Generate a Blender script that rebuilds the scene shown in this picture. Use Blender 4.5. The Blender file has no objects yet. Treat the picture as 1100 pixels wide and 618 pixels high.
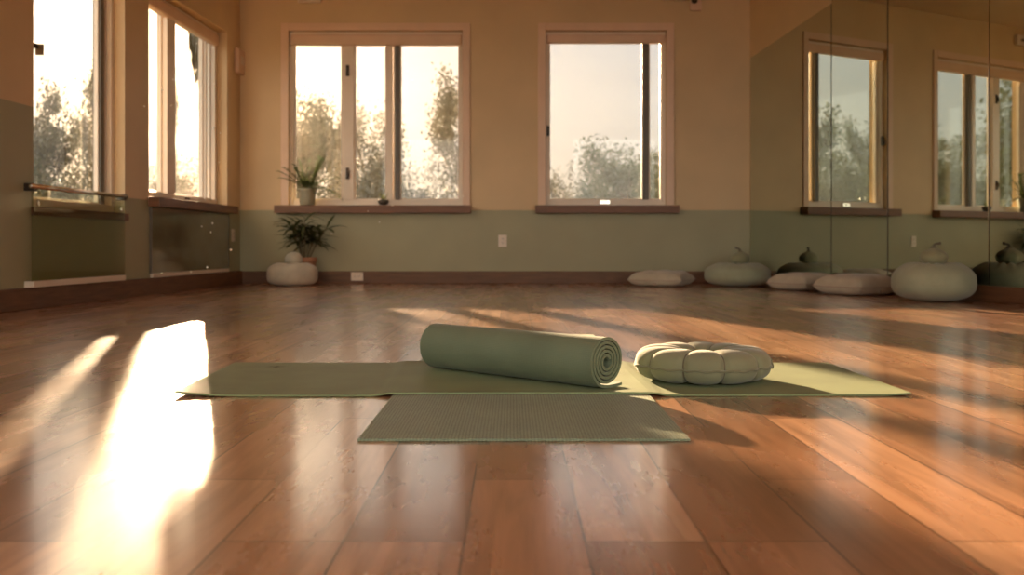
import bpy, bmesh, math, random
from mathutils import Vector, Matrix
random.seed(7)
PI = math.pi
sc = bpy.context.scene
COL = sc.collection
F, CX, HY, CH = 1102.0, 550.0, 264.0, 0.372      # focal length in pixels, principal column, horizon row, camera height

# ------------------------------------------------------------------ materials
def new_mat(name):
    m = bpy.data.materials.new(name); m.use_nodes = True
    nt = m.node_tree; nt.nodes.clear()
    out = nt.nodes.new('ShaderNodeOutputMaterial')
    return m, nt, out
def N(nt, kind, **kw):
    n = nt.nodes.new(kind)
    for k, v in kw.items():
        if k in n.inputs: n.inputs[k].default_value = v
        else: setattr(n, k, v)
    return n
def L(nt, a, b): nt.links.new(a, b)
def math_node(nt, op, a, b=None):
    n = nt.nodes.new('ShaderNodeMath'); n.operation = op
    for i, v in enumerate((a, b)):
        if v is None: continue
        if isinstance(v, (int, float)): n.inputs[i].default_value = v
        else: nt.links.new(v, n.inputs[i])
    return n.outputs[0]
def ramp(nt, fac, stops):
    r = nt.nodes.new('ShaderNodeValToRGB')
    while len(r.color_ramp.elements) < len(stops): r.color_ramp.elements.new(0.5)
    for e, (p, c) in zip(r.color_ramp.elements, stops):
        e.position = p; e.color = (*c, 1)
    if fac is not None: nt.links.new(fac, r.inputs[0])
    return r
def principled(nt, out, color, rough, **kw):
    b = nt.nodes.new('ShaderNodeBsdfPrincipled')
    b.inputs['Base Color'].default_value = (*color, 1); b.inputs['Roughness'].default_value = rough
    for k, v in kw.items(): b.inputs[k].default_value = v
    nt.links.new(b.outputs[0], out.inputs[0])
    return b
def coords(nt, kind='Object', scale=(1, 1, 1), rot=(0, 0, 0)):
    t = nt.nodes.new('ShaderNodeTexCoord'); mp = nt.nodes.new('ShaderNodeMapping')
    mp.inputs['Scale'].default_value = scale; mp.inputs['Rotation'].default_value = rot
    nt.links.new(t.outputs[kind], mp.inputs[0]); return mp.outputs[0]
def world_pos(nt, scale=(1, 1, 1)):
    g = nt.nodes.new('ShaderNodeNewGeometry'); mp = nt.nodes.new('ShaderNodeMapping')
    mp.inputs['Scale'].default_value = scale
    nt.links.new(g.outputs['Position'], mp.inputs[0]); return mp.outputs[0]
def mottled(name, color, rough, amount=.08, scale=6, bump=0.0, bscale=200, **kw):
    m, nt, out = new_mat(name); b = principled(nt, out, color, rough, **kw)
    c = coords(nt)
    n = N(nt, 'ShaderNodeTexNoise', Scale=scale, Detail=4.0); L(nt, c, n.inputs['Vector'])
    lo = tuple(max(0, v*(1-amount)) for v in color); hi = tuple(min(1, v*(1+amount)) for v in color)
    r = ramp(nt, n.outputs[0], [(.3, lo), (.7, hi)]); L(nt, r.outputs[0], b.inputs['Base Color'])
    if bump:
        n2 = N(nt, 'ShaderNodeTexNoise', Scale=bscale, Detail=3.0); L(nt, c, n2.inputs['Vector'])
        bp = N(nt, 'ShaderNodeBump', Strength=bump, Distance=.002); L(nt, n2.outputs[0], bp.inputs['Height'])
        L(nt, bp.outputs[0], b.inputs['Normal'])
    return m

def floor_material():
    m, nt, out = new_mat('cherry_floor_boards')
    b = principled(nt, out, (.3, .13, .06), .2); b.inputs['Specular IOR Level'].default_value = .7; b.inputs['Coat Weight'].default_value = .9; b.inputs['Coat IOR'].default_value = 1.7; b.inputs['Coat Roughness'].default_value = .15
    v = world_pos(nt)
    mp = N(nt, 'ShaderNodeMapping'); mp.inputs['Rotation'].default_value = (0, 0, PI/2); mp.inputs['Location'].default_value = (.37, .06, 0); L(nt, v, mp.inputs[0])
    br = nt.nodes.new('ShaderNodeTexBrick'); br.offset = .37; br.offset_frequency = 3; br.squash = 1
    for k, val in (('Scale', 1), ('Mortar Size', .0016), ('Mortar Smooth', .2), ('Bias', 0), ('Brick Width', .92), ('Row Height', .152)): br.inputs[k].default_value = val
    br.inputs['Color1'].default_value = (.0, .0, .0, 1); br.inputs['Color2'].default_value = (1, 1, 1, 1); br.inputs['Mortar'].default_value = (.5, .5, .5, 1)
    L(nt, mp.outputs[0], br.inputs['Vector'])
    tone = ramp(nt, br.outputs['Color'], [(0, (.31, .145, .076)), (.5, (.53, .265, .148)), (1, (.72, .42, .25))])
    # long grain
    g = N(nt, 'ShaderNodeTexNoise', Scale=1.0, Detail=6.0, Roughness=.6, Distortion=.6); L(nt, world_pos(nt, (26, 1.6, 1)), g.inputs['Vector'])
    gr = ramp(nt, g.outputs[0], [(.3, (.60, .55, .52)), (.62, (1.12, 1.10, 1.08))])
    mul = N(nt, 'ShaderNodeMix', data_type='RGBA', blend_type='MULTIPLY'); mul.inputs['Factor'].default_value = 1.0
    L(nt, tone.outputs[0], mul.inputs[6]); L(nt, gr.outputs[0], mul.inputs[7])
    big = N(nt, 'ShaderNodeTexNoise', Scale=1.0, Detail=2.0); L(nt, world_pos(nt, (3.5, .9, 1)), big.inputs['Vector'])
    bgr = ramp(nt, big.outputs[0], [(.3, (.8, .78, .76)), (.7, (1.12, 1.1, 1.08))])
    mul2 = N(nt, 'ShaderNodeMix', data_type='RGBA', blend_type='MULTIPLY'); mul2.inputs['Factor'].default_value = 1
    L(nt, mul.outputs[2], mul2.inputs[6]); L(nt, bgr.outputs[0], mul2.inputs[7])
    seam = N(nt, 'ShaderNodeMix', data_type='RGBA'); L(nt, br.outputs['Fac'], seam.inputs['Factor'])
    L(nt, mul2.outputs[2], seam.inputs[6]); seam.inputs[7].default_value = (.05, .018, .008, 1)
    # small dents and scratches
    sp = N(nt, 'ShaderNodeTexNoise', Scale=1.0, Detail=3.0, Roughness=.7); L(nt, world_pos(nt, (38, 22, 1)), sp.inputs['Vector'])
    spr = ramp(nt, sp.outputs[0], [(.76, (0, 0, 0)), (.79, (1, 1, 1))])
    dk = N(nt, 'ShaderNodeMix', data_type='RGBA'); dk.inputs[7].default_value = (.07, .03, .015, 1)
    L(nt, math_node(nt, 'MULTIPLY', spr.outputs[0], .45), dk.inputs['Factor']); L(nt, seam.outputs[2], dk.inputs[6])
    L(nt, dk.outputs[2], b.inputs['Base Color'])
    rn = N(nt, 'ShaderNodeTexNoise', Scale=1.0, Detail=5.0, Roughness=.65); L(nt, world_pos(nt, (5, 1.2, 1)), rn.inputs['Vector'])
    rr = nt.nodes.new('ShaderNodeMapRange'); rr.inputs['To Min'].default_value = .22; rr.inputs['To Max'].default_value = .34
    rr.inputs['From Min'].default_value = .3; rr.inputs['From Max'].default_value = .7
    L(nt, rn.outputs[0], rr.inputs[0]); L(nt, rr.outputs[0], b.inputs['Roughness'])
    # wave of the boards + seams + scratches in the relief
    w = N(nt, 'ShaderNodeTexNoise', Scale=1.0, Detail=3.0); L(nt, world_pos(nt, (55, 14, 1)), w.inputs['Vector'])
    h = math_node(nt, 'ADD', math_node(nt, 'MULTIPLY', w.outputs[0], .25), math_node(nt, 'MULTIPLY', br.outputs['Fac'], -.8))
    bp = N(nt, 'ShaderNodeBump', Strength=.10, Distance=.0012); L(nt, h, bp.inputs['Height']); L(nt, bp.outputs[0], b.inputs['Normal'])
    return m

def wall_paint(name, line, upper=(.65, .475, .265), lower=(.36, .34, .205), near_line=None, near_y=0):
    m, nt, out = new_mat(name); b = principled(nt, out, upper, .55)
    g = nt.nodes.new('ShaderNodeNewGeometry'); s = nt.nodes.new('ShaderNodeSeparateXYZ'); L(nt, g.outputs['Position'], s.inputs[0])
    f = math_node(nt, 'GREATER_THAN', s.outputs['Z'], line)
    if near_line:
        isn = math_node(nt, 'LESS_THAN', s.outputs['Y'], near_y)
        lowz = math_node(nt, 'MULTIPLY', isn, math_node(nt, 'LESS_THAN', s.outputs['Z'], near_line))
        f = math_node(nt, 'MULTIPLY', f, math_node(nt, 'SUBTRACT', 1.0, lowz))
    n = N(nt, 'ShaderNodeTexNoise', Scale=2.2, Detail=4.0); L(nt, world_pos(nt), n.inputs['Vector'])
    mx = N(nt, 'ShaderNodeMix', data_type='RGBA'); L(nt, f, mx.inputs['Factor'])
    mx.inputs[6].default_value = (*lower, 1); mx.inputs[7].default_value = (*upper, 1)
    r = ramp(nt, n.outputs[0], [(.3, (.94, .94, .94)), (.7, (1.04, 1.04, 1.04))])
    mul = N(nt, 'ShaderNodeMix', data_type='RGBA', blend_type='MULTIPLY'); mul.inputs['Factor'].default_value = 1
    L(nt, mx.outputs[2], mul.inputs[6]); L(nt, r.outputs[0], mul.inputs[7]); L(nt, mul.outputs[2], b.inputs['Base Color'])
    n2 = N(nt, 'ShaderNodeTexNoise', Scale=160.0, Detail=2.0); L(nt, world_pos(nt), n2.inputs['Vector'])
    bp = N(nt, 'ShaderNodeBump', Strength=.08, Distance=.002); L(nt, n2.outputs[0], bp.inputs['Height']); L(nt, bp.outputs[0], b.inputs['Normal'])
    return m

def wood(name, c0, c1, rough=.4, scale=(3, 3, 30)):
    m, nt, out = new_mat(name); b = principled(nt, out, c0, rough)
    n = N(nt, 'ShaderNodeTexNoise', Scale=1.0, Detail=5.0, Distortion=.8); L(nt, world_pos(nt, scale), n.inputs['Vector'])
    r = ramp(nt, n.outputs[0], [(.3, c0), (.7, c1)]); L(nt, r.outputs[0], b.inputs['Base Color'])
    return m

def glass(name, tint=(.97, .97, .95), strength=1.0, dust=0.0):
    m, nt, out = new_mat(name)
    t = N(nt, 'ShaderNodeBsdfTransparent'); t.inputs[0].default_value = (*tint, 1)
    g = N(nt, 'ShaderNodeBsdfGlossy', Roughness=0.0)
    fr = N(nt, 'ShaderNodeFresnel', IOR=1.45)
    geo = nt.nodes.new('ShaderNodeNewGeometry')
    f = math_node(nt, 'MULTIPLY', fr.outputs[0], math_node(nt, 'SUBTRACT', 1.0, geo.outputs['Backfacing']))
    f = math_node(nt, 'MULTIPLY', f, strength)
    mx = nt.nodes.new('ShaderNodeMixShader'); L(nt, f, mx.inputs[0]); L(nt, t.outputs[0], mx.inputs[1]); L(nt, g.outputs[0], mx.inputs[2])
    last = mx
    if dust:
        d = N(nt, 'ShaderNodeBsdfTranslucent'); d.inputs[0].default_value = (.9, .85, .75, 1)
        mx2 = nt.nodes.new('ShaderNodeMixShader')
        n = N(nt, 'ShaderNodeTexNoise', Scale=5.0, Detail=5.0); L(nt, world_pos(nt, (3, 3, .6)), n.inputs['Vector'])
        L(nt, math_node(nt, 'MULTIPLY', n.outputs[0], dust), mx2.inputs[0]); L(nt, mx.outputs[0], mx2.inputs[1]); L(nt, d.outputs[0], mx2.inputs[2]); last = mx2
    L(nt, last.outputs[0], out.inputs[0])
    return m

def yoga_mat_material(name, color, cell, amount=.5, contrast=.3, sheen=.12, rough=.55):
    m, nt, out = new_mat(name); b = principled(nt, out, color, rough)
    b.inputs['Sheen Weight'].default_value = sheen; b.inputs['Sheen Roughness'].default_value = .4
    v = coords(nt)
    vo = N(nt, 'ShaderNodeTexVoronoi', Scale=1.0/cell, Randomness=.15); L(nt, v, vo.inputs['Vector'])
    lo = tuple(c*(1-contrast) for c in color)
    r = ramp(nt, vo.outputs['Distance'], [(.2, color), (.62, lo)])
    n = N(nt, 'ShaderNodeTexNoise', Scale=7.0, Detail=5.0); L(nt, v, n.inputs['Vector'])
    r2 = ramp(nt, n.outputs[0], [(.3, (.88, .88, .86)), (.7, (1.08, 1.08, 1.06))])
    mul = N(nt, 'ShaderNodeMix', data_type='RGBA', blend_type='MULTIPLY'); mul.inputs['Factor'].default_value = 1
    L(nt, r.outputs[0], mul.inputs[6]); L(nt, r2.outputs[0], mul.inputs[7]); L(nt, mul.outputs[2], b.inputs['Base Color'])
    bp = N(nt, 'ShaderNodeBump', Strength=amount, Distance=.0015, invert=True); L(nt, vo.outputs['Distance'], bp.inputs['Height']); L(nt, bp.outputs[0], b.inputs['Normal'])
    return m

def fabric(name, color, weave=900, bump=.3, folds=.25):
    m, nt, out = new_mat(name); b = principled(nt, out, color, .9)
    b.inputs['Sheen Weight'].default_value = .25; b.inputs['Sheen Roughness'].default_value = .5
    v = coords(nt)
    n = N(nt, 'ShaderNodeTexNoise', Scale=9.0, Detail=5.0); L(nt, v, n.inputs['Vector'])
    lo = tuple(c*.88 for c in color); hi = tuple(min(1, c*1.08) for c in color)
    r = ramp(nt, n.outputs[0], [(.3, lo), (.7, hi)]); L(nt, r.outputs[0], b.inputs['Base Color'])
    w = N(nt, 'ShaderNodeTexNoise', Scale=float(weave), Detail=2.0); L(nt, v, w.inputs['Vector'])
    w2 = N(nt, 'ShaderNodeTexNoise', Scale=22.0, Detail=3.0, Distortion=.5); L(nt, v, w2.inputs['Vector'])
    h = math_node(nt, 'ADD', math_node(nt, 'MULTIPLY', w.outputs[0], bump), math_node(nt, 'MULTIPLY', w2.outputs[0], folds*6))
    bp = N(nt, 'ShaderNodeBump', Strength=.35, Distance=.0025); L(nt, h, bp.inputs['Height']); L(nt, bp.outputs[0], b.inputs['Normal'])
    return m

def leaf_material(name, c0, c1, trans=.45):
    m, nt, out = new_mat(name)
    d = N(nt, 'ShaderNodeBsdfDiffuse'); t = N(nt, 'ShaderNodeBsdfTranslucent'); g = N(nt, 'ShaderNodeBsdfGlossy', Roughness=.35)
    n = N(nt, 'ShaderNodeTexNoise', Scale=1.7, Detail=3.0); L(nt, world_pos(nt), n.inputs['Vector'])
    r = ramp(nt, n.outputs[0], [(.3, c0), (.7, c1)])
    L(nt, r.outputs[0], d.inputs[0]); L(nt, r.outputs[0], t.inputs[0])
    mx = nt.nodes.new('ShaderNodeMixShader'); mx.inputs[0].default_value = trans; L(nt, d.outputs[0], mx.inputs[1]); L(nt, t.outputs[0], mx.inputs[2])
    mx2 = nt.nodes.new('ShaderNodeMixShader'); mx2.inputs[0].default_value = .05; L(nt, mx.outputs[0], mx2.inputs[1]); L(nt, g.outputs[0], mx2.inputs[2])
    L(nt, mx2.outputs[0], out.inputs[0])
    return m

M = {}
M['floor'] = floor_material()
M['wall'] = wall_paint('two_tone_wall_paint', .717)
M['wall_left'] = wall_paint('two_tone_wall_paint_left', .717, near_line=1.19, near_y=6.06)
M['plain'] = mottled('peach_wall_paint', (.65, .475, .265), .55, .05, 2)
M['ceiling'] = mottled('ceiling_paint', (.74, .62, .48), .8, .04, 2)
M['wood'] = wood('stained_baseboard_wood', (.105, .048, .021), (.18, .083, .036), .55, (4, 4, 40))
M['sill'] = wood('stained_sill_wood', (.12, .05, .021), (.20, .085, .036), .5, (4, 4, 40))
M['frame'] = mottled('cream_window_frame', (.78, .66, .52), .4, .03, 5)
M['casing'] = mottled('peach_casing_paint', (.74, .52, .36), .45, .04, 5)
M['glass'] = glass('window_glass', dust=.006)
M['guard'] = glass('guard_glass', (.80, .80, .70), 1.0)
M['dark'] = mottled('dark_bronze_metal', (.05, .038, .028), .4, .2, 30, **{'Metallic': .6})
M['gasket'] = mottled('grey_sash_gasket', (.13, .115, .09), .5, .1, 20)
M['chrome'] = mottled('polished_steel', (.75, .70, .62), .18, .04, 30, **{'Metallic': 1.0})
M['plastic'] = mottled('cream_plastic', (.72, .62, .50), .4, .03, 20)
M['slot'] = mottled('dark_slot_plastic', (.06, .045, .03), .6, .1, 20)
def mirror_material(name, color, rough=.015):
    m, nt, out = new_mat(name); b = principled(nt, out, color, rough, Metallic=1.0)
    n = N(nt, 'ShaderNodeTexNoise', Scale=3.0, Detail=5.0); L(nt, world_pos(nt), n.inputs['Vector'])
    rr = nt.nodes.new('ShaderNodeMapRange'); rr.inputs['To Min'].default_value = rough*.6; rr.inputs['To Max'].default_value = rough*1.6
    L(nt, n.outputs[0], rr.inputs[0]); L(nt, rr.outputs[0], b.inputs['Roughness']); return m
M['mirror'] = mirror_material('tinted_mirror_glass', (.62, .66, .56))
def dark_glass(name):
    m, nt, out = new_mat(name)
    b = principled(nt, out, (.19, .17, .10), .06); b.inputs['Specular IOR Level'].default_value = 1.0
    n = N(nt, 'ShaderNodeTexNoise', Scale=4.0, Detail=4.0); L(nt, world_pos(nt), n.inputs['Vector'])
    r = ramp(nt, n.outputs[0], [(.3, (.17, .15, .085)), (.7, (.21, .19, .115))]); L(nt, r.outputs[0], b.inputs['Base Color']); return m
M['dark_glass'] = dark_glass('dark_tinted_glass')
M['mat_long'] = yoga_mat_material('olive_yoga_mat', (.225, .28, .125), .004, .35, .2, .03, .5)
M['mat_under'] = yoga_mat_material('sage_textured_mat', (.34, .41, .245), .0066, 1.0, .6, .08, .5)
M['mat_roll'] = yoga_mat_material('sage_rolled_mat', (.19, .232, .145), .004, .35, .18, .12, .7)
M['print'] = mottled('faded_print', (.10, .10, .06), .8, .1, 60)
M['donut'] = fabric('olive_cotton', (.215, .215, .125), 1100)
M['donut_pipe'] = fabric('olive_piping', (.17, .165, .095), 900)
M['pouf'] = fabric('sage_linen', (.36, .38, .25), 700)
M['pouf_pale'] = fabric('pale_grey_linen', (.50, .47, .37), 700)
M['small_pouf'] = fabric('olive_linen', (.29, .29, .165), 700)
M['cushion'] = fabric('beige_linen', (.52, .45, .32), 800)
M['cushion_pipe'] = fabric('beige_cord', (.42, .32, .23), 800)
M['stem_cloth'] = fabric('dark_cord', (.12, .10, .06), 900)
M['pot'] = mottled('grey_green_ceramic', (.33, .30, .20), .5, .08, 8)
M['terracotta'] = mottled('terracotta', (.42, .20, .11), .8, .12, 9, .2, 120)
M['soil'] = mottled('potting_soil', (.05, .032, .02), .95, .3, 40)
M['leaf'] = leaf_material('houseplant_leaf', (.05, .075, .02), (.10, .13, .04), .22)
M['leaf_dark'] = leaf_material('dark_houseplant_leaf', (.06, .075, .025), (.12, .13, .045), .3)
M['stem'] = mottled('plant_stem', (.13, .10, .05), .7, .15, 20)
M['tree_leaf'] = leaf_material('tree_leaf', (.05, .045, .018), (.09, .07, .028), .28)
M['tree_leaf_green'] = leaf_material('green_tree_leaf', (.035, .042, .012), (.065, .07, .02), .14)
M['bark'] = mottled('bark', (.11, .075, .045), .9, .25, 9, .4, 30)
M['ground'] = mottled('dry_lawn', (.16, .15, .06), .95, .25, 1.2)

# ------------------------------------------------------------------ mesh helpers
class MB:
    def __init__(s): s.bm = bmesh.new()
    def face(s, vs):
        try: return s.bm.faces.new(vs)
        except ValueError: return None
    def hexa(s, pts):                                    # eight points: bottom ring then top ring
        v = [s.bm.verts.new(p) for p in pts]
        for f in ((3, 2, 1, 0), (4, 5, 6, 7), (0, 1, 5, 4), (1, 2, 6, 5), (2, 3, 7, 6), (3, 0, 4, 7)): s.face([v[i] for i in f])
        return s
    def box(s, x0, x1, y0, y1, z0, z1, P=None):
        P = P or (lambda a, b, c: Vector((a, b, c)))
        return s.hexa([P(x0, y0, z0), P(x1, y0, z0), P(x1, y1, z0), P(x0, y1, z0), P(x0, y0, z1), P(x1, y0, z1), P(x1, y1, z1), P(x0, y1, z1)])
    def tube(s, pts, rad, n=10, close=False):
        pts = [Vector(p) for p in pts]; rings = []; m = len(pts); up = None
        for i, p in enumerate(pts):
            if close: t = pts[(i+1) % m] - pts[i-1]
            else: t = pts[min(i+1, m-1)] - pts[max(i-1, 0)]
            t.normalize()
            if up is None:
                up = Vector((0, 0, 1)) if abs(t.z) < .9 else Vector((1, 0, 0))
            a = t.cross(up)
            if a.length < 1e-5: a = t.cross(Vector((0, 1, 0)))
            a.normalize(); bb = a.cross(t); up = bb.copy()
            r = rad[i] if isinstance(rad, (list, tuple)) else rad
            rings.append([s.bm.verts.new(p + a*(r*math.cos(2*PI*k/n)) + bb*(r*math.sin(2*PI*k/n))) for k in range(n)])
        for i in range(m if close else m-1):
            A, B = rings[i], rings[(i+1) % m]
            for k in range(n): s.face([A[k], A[(k+1) % n], B[(k+1) % n], B[k]])
        if not close:
            s.face(list(reversed(rings[0]))); s.face(rings[-1])
        return s
    def lathe(s, prof, n=32, c=(0, 0, 0)):               # closed profile of (r, z)
        rings = []
        for r, z in prof:
            if r < 1e-6: rings.append([s.bm.verts.new((c[0], c[1], c[2]+z))])
            else: rings.append([s.bm.verts.new((c[0]+r*math.cos(2*PI*k/n), c[1]+r*math.sin(2*PI*k/n), c[2]+z)) for k in range(n)])
        for A, B in zip(rings, rings[1:]):
            for k in range(n):
                k2 = (k+1) % n
                if len(A) == 1 and len(B) == 1: continue
                if len(A) == 1: s.face([A[0], B[k], B[k2]])
                elif len(B) == 1: s.face([A[k], A[k2], B[0]])
                else: s.face([A[k], A[k2], B[k2], B[k]])
        return s
    def grid(s, fn, nu, nv, closeu=False, closev=False):
        V = [[s.bm.verts.new(fn(i, j)) for j in range(nv)] for i in range(nu)]
        for i in range(nu if closeu else nu-1):
            for j in range(nv if closev else nv-1):
                s.face([V[i][j], V[(i+1) % nu][j], V[(i+1) % nu][(j+1) % nv], V[i][(j+1) % nv]])
        return V
    def build(s, name, mat, parent=None, smooth=False, bevel=0, subsurf=0, weld=0, recalc=True):
        if weld: bmesh.ops.remove_doubles(s.bm, verts=s.bm.verts, dist=weld)
        if recalc: bmesh.ops.recalc_face_normals(s.bm, faces=s.bm.faces)
        me = bpy.data.meshes.new(name); s.bm.to_mesh(me); s.bm.free()
        me.materials.append(mat)
        if smooth:
            for p in me.polygons: p.use_smooth = True
        o = bpy.data.objects.new(name, me); COL.objects.link(o)
        if parent is not None: o.parent = parent
        if bevel:
            b = o.modifiers.new('bevel', 'BEVEL'); b.width = bevel; b.segments = 2; b.limit_method = 'ANGLE'; b.harden_normals = False
        if subsurf:
            q = o.modifiers.new('subsurf', 'SUBSURF'); q.levels = subsurf; q.render_levels = subsurf
        return o
def tag(o, label=None, cat=None, group=None, kind=None):
    for k, v in (('label', label), ('category', cat), ('group', group), ('kind', kind)):
        if v: o[k] = v
    return o
def empty(name, loc=(0, 0, 0), rz=0, **kw):
    o = bpy.data.objects.new(name, None); COL.objects.link(o); o.location = loc; o.rotation_euler = (0, 0, rz)
    o.empty_display_size = .1
    return tag(o, **kw)

# ------------------------------------------------------------------ the room
D = 10.0; XL = -2.65; XR = 2.32; SL = .044; SR = .268; YF = -2.2; HC = 2.95; TH = .24
def frame_of(ox, dx):
    n = math.sqrt(1+dx*dx)
    U = Vector((dx, -1, 0))/n
    return Vector((ox, D, 0)), U, n
OL, UL, nL = frame_of(XL, -SL); NL = Vector((-1, SL, 0)).normalized()
OR, UR, nR = frame_of(XR, SR); NR = Vector((1, SR, 0)).normalized()
def PB(u, v, z): return Vector((u, D+v, z))
def PL(u, v, z): return OL + UL*u + NL*v + Vector((0, 0, z))
def PR(u, v, z): return OR + UR*u + NR*v + Vector((0, 0, z))
def ul(y): return (D-y)*nL
def ur(y): return (D-y)*nR
def left_u(px, v=0.0):      # distance along the left wall of the point seen in column px, on the plane set back by v
    k = (CX-px)/F
    y = (-XL + SL*D + v*nL)/(k+SL)
    return ul(y)
def bx(px): return (px-CX)/F*D
def bz(py): return CH+(HY-py)/F*D

def wall_with_openings(name, P, u0, u1, z0, z1, ops, mat, TH=.24):
    mb = MB(); us = sorted(set([u0, u1]+[o[0] for o in ops]+[o[1] for o in ops])); zs = sorted(set([z0, z1]+[o[2] for o in ops]+[o[3] for o in ops]))
    for a, b in zip(us, us[1:]):
        start = None
        for c, d in zip(zs, zs[1:]):
            hole = any(o[0]-1e-6 <= a and b <= o[1]+1e-6 and o[2]-1e-6 <= c and d <= o[3]+1e-6 for o in ops)
            if not hole:
                mb.box(a, b, 0, TH, c, d, P)
    # weld and drop the faces between cells
    bmesh.ops.remove_doubles(mb.bm, verts=mb.bm.verts, dist=1e-5)
    seen = {}
    for f in list(mb.bm.faces):
        k = tuple(sorted(v.index for v in f.verts)) if False else tuple(sorted((round(v.co.x, 4), round(v.co.y, 4), round(v.co.z, 4)) for v in f.verts))
        seen.setdefault(k, []).append(f)
    dead = [f for fs in seen.values() if len(fs) > 1 for f in fs]
    if dead: bmesh.ops.delete(mb.bm, geom=dead, context='FACES_ONLY')
    return tag(mb.build(name, mat), kind='structure')

# openings
W1 = (bx(310), bx(497), bz(221), bz(33))        # three-light window, back wall
W2 = (bx(586), bx(716), bz(221), bz(33))        # back wall, right
ZT = 2.37
W3 = (left_u(134), left_u(36), .60, 2.72)       # left wall, near
W4 = (left_u(244), left_u(160), .74, ZT)        # left wall, far
cornerF = ul(YF)
fl = MB().box(-3.6, 6.0, YF-.3, D+.3, -.12, 0).build('floor', M['floor']); tag(fl, kind='structure')
ce = MB().box(-3.6, 6.0, YF-.3, D+.3, HC, HC+.15).build('ceiling', M['ceiling']); tag(ce, kind='structure')
wall_with_openings('wall_back', PB, XL-.3, XR+.3, 0, HC, [W1, W2], M['wall'])
wall_with_openings('wall_left', PL, 0, ul(YF)+.2, 0, HC, [W3, W4, (ul(4.2), ul(1.6), .75, 2.5)], M['wall_left'], .20)
wall_with_openings('wall_right', PR, 0, ur(YF)+.2, 0, HC, [], M['wall'])
def PF(u, v, z): return Vector((u, YF-v, z))
wall_with_openings('wall_front', PF, -3.4, 5.8, 0, HC, [(-2.9, .9, .25, 2.75), (1.3, 5.1, .25, 2.75)], M['plain'])
gr = MB().box(-90, 60, -30, 110, -.62, -.42).build('ground', M['ground']); tag(gr, kind='structure')
# baseboards
tag(MB().box(XL+.02, XR-.02, -.022, 0, 0, .122, PB).build('baseboard_back', M['wood'], bevel=.006), kind='structure')
tag(MB().box(.0, ul(YF), -.030, 0, 0, .128, PL).build('baseboard_left', M['wood'], bevel=.006), kind='structure')
tag(MB().box(.03, ur(YF), -.030, 0, 0, .105, PR).build('baseboard_right', M['wood'], bevel=.006), kind='structure')

# ------------------------------------------------------------------ windows
def ring(mb, P, a, b, c, d, w, v0, v1, wb=None, wt=None):
    wb = w if wb is None else wb; wt = w if wt is None else wt
    mb.box(a, a+w, v0, v1, c, d, P); mb.box(b-w, b, v0, v1, c, d, P)
    mb.box(a+w, b-w, v0, v1, c, c+wb, P); mb.box(a+w, b-w, v0, v1, d-wt, d, P)
def window(name, P, op, vg, stiles, casing=None, sill=None, fw=.035, fb=.06, ft=.03, blind=0.0):
    """op: opening (u0,u1,z0,z1); vg: depth of the glass; stiles: list of (u0,u1,material,protrusion)"""
    a, b, c, d = op
    w = empty(name, kind='structure')
    mb = MB(); ring(mb, P, a, b, c, d, fw, vg-.05, vg+.06, fb, ft); mb.build('frame', M['frame'], w, bevel=.004)
    if blind:
        MB().box(a+.012, b-.012, vg-.075, vg-.005, d-ft-blind, d-ft, P).build('blind_head', M['casing'], w, bevel=.012)
    g0 = a+fw
    edges = []
    for (s0, s1, mat, pr, *outer) in stiles:
        edges.append((g0, s0)); g0 = s1
        MB().box(s0, s1, vg-pr, vg+(outer[0] if outer else .04), c+fb, d-ft, P).build('stile', M[mat], w, bevel=.003)
    edges.append((g0, b-fw))
    for (e0, e1) in edges:
        if e1-e0 < .03: continue
        MB().box(e0, e1, vg+.008, vg+.013, c+fb, d-ft, P).build('glass_pane', M['glass'], w)
        sm = MB(); ring(sm, P, e0, e1, c+fb, d-ft, .014, vg-.006, vg+.026); sm.build('sash', M['frame'], w, bevel=.003)
    if casing:
        cw, cp = casing
        cm = MB(); cm.box(a-cw, a, -cp, .0, c-.0, d+cw, P); cm.box(b, b+cw, -cp, 0, c, d+cw, P); cm.box(a, b, -cp, 0, d, d+cw, P)
        cm.build('casing', M['casing'], w, bevel=.004)
    if sill:
        s0, s1, dp, th = sill
        MB().box(s0, s1, -dp, 0, c-th, c, P).box(a+.001, b-.001, 0, vg-.05, c, c+.004, P).build('sill', M['sill'], w, bevel=.005)
    return w
w1 = window('window_1', PB, W1, .10, [(bx(366), bx(379), 'frame', .045), (bx(414), bx(421), 'frame', .04), (bx(421.6), bx(423.4), 'frame', .01), (bx(424), bx(428.5), 'gasket', .05)],
            casing=(.072, .018), sill=(bx(297), bx(506), .11, .075), blind=.105)
w2 = window('window_2', PB, W2, .10, [(bx(692), bx(698), 'gasket', .045)], casing=(.072, .018), sill=(bx(575), bx(728), .11, .075), blind=.085)
# latches and hinges of the back windows
for py in (75, 186):
    z = bz(py); u = bx(372.5)
    MB().box(u-.017, u+.017, .045, .056, z-.055, z+.055, PB).box(u-.01, u+.01, .025, .046, z-.03, z+.03, PB).build('hinge', M['dark'], w1, bevel=.003)
u = bx(650); z = bz(217)
MB().box(u-.05, u+.05, .03, .052, z-.02, z+.02, PB).box(u-.035, u+.02, .012, .032, z-.006, z+.008, PB).build('latch', M['chrome'], w2, bevel=.004)
u = bx(589); z = bz(140)
MB().box(u-.014, u+.014, .03, .052, z-.05, z+.05, PB).box(u-.006, u+.006, .005, .032, z-.045, z+.0, PB).build('latch', M['dark'], w2, bevel=.004)
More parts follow.
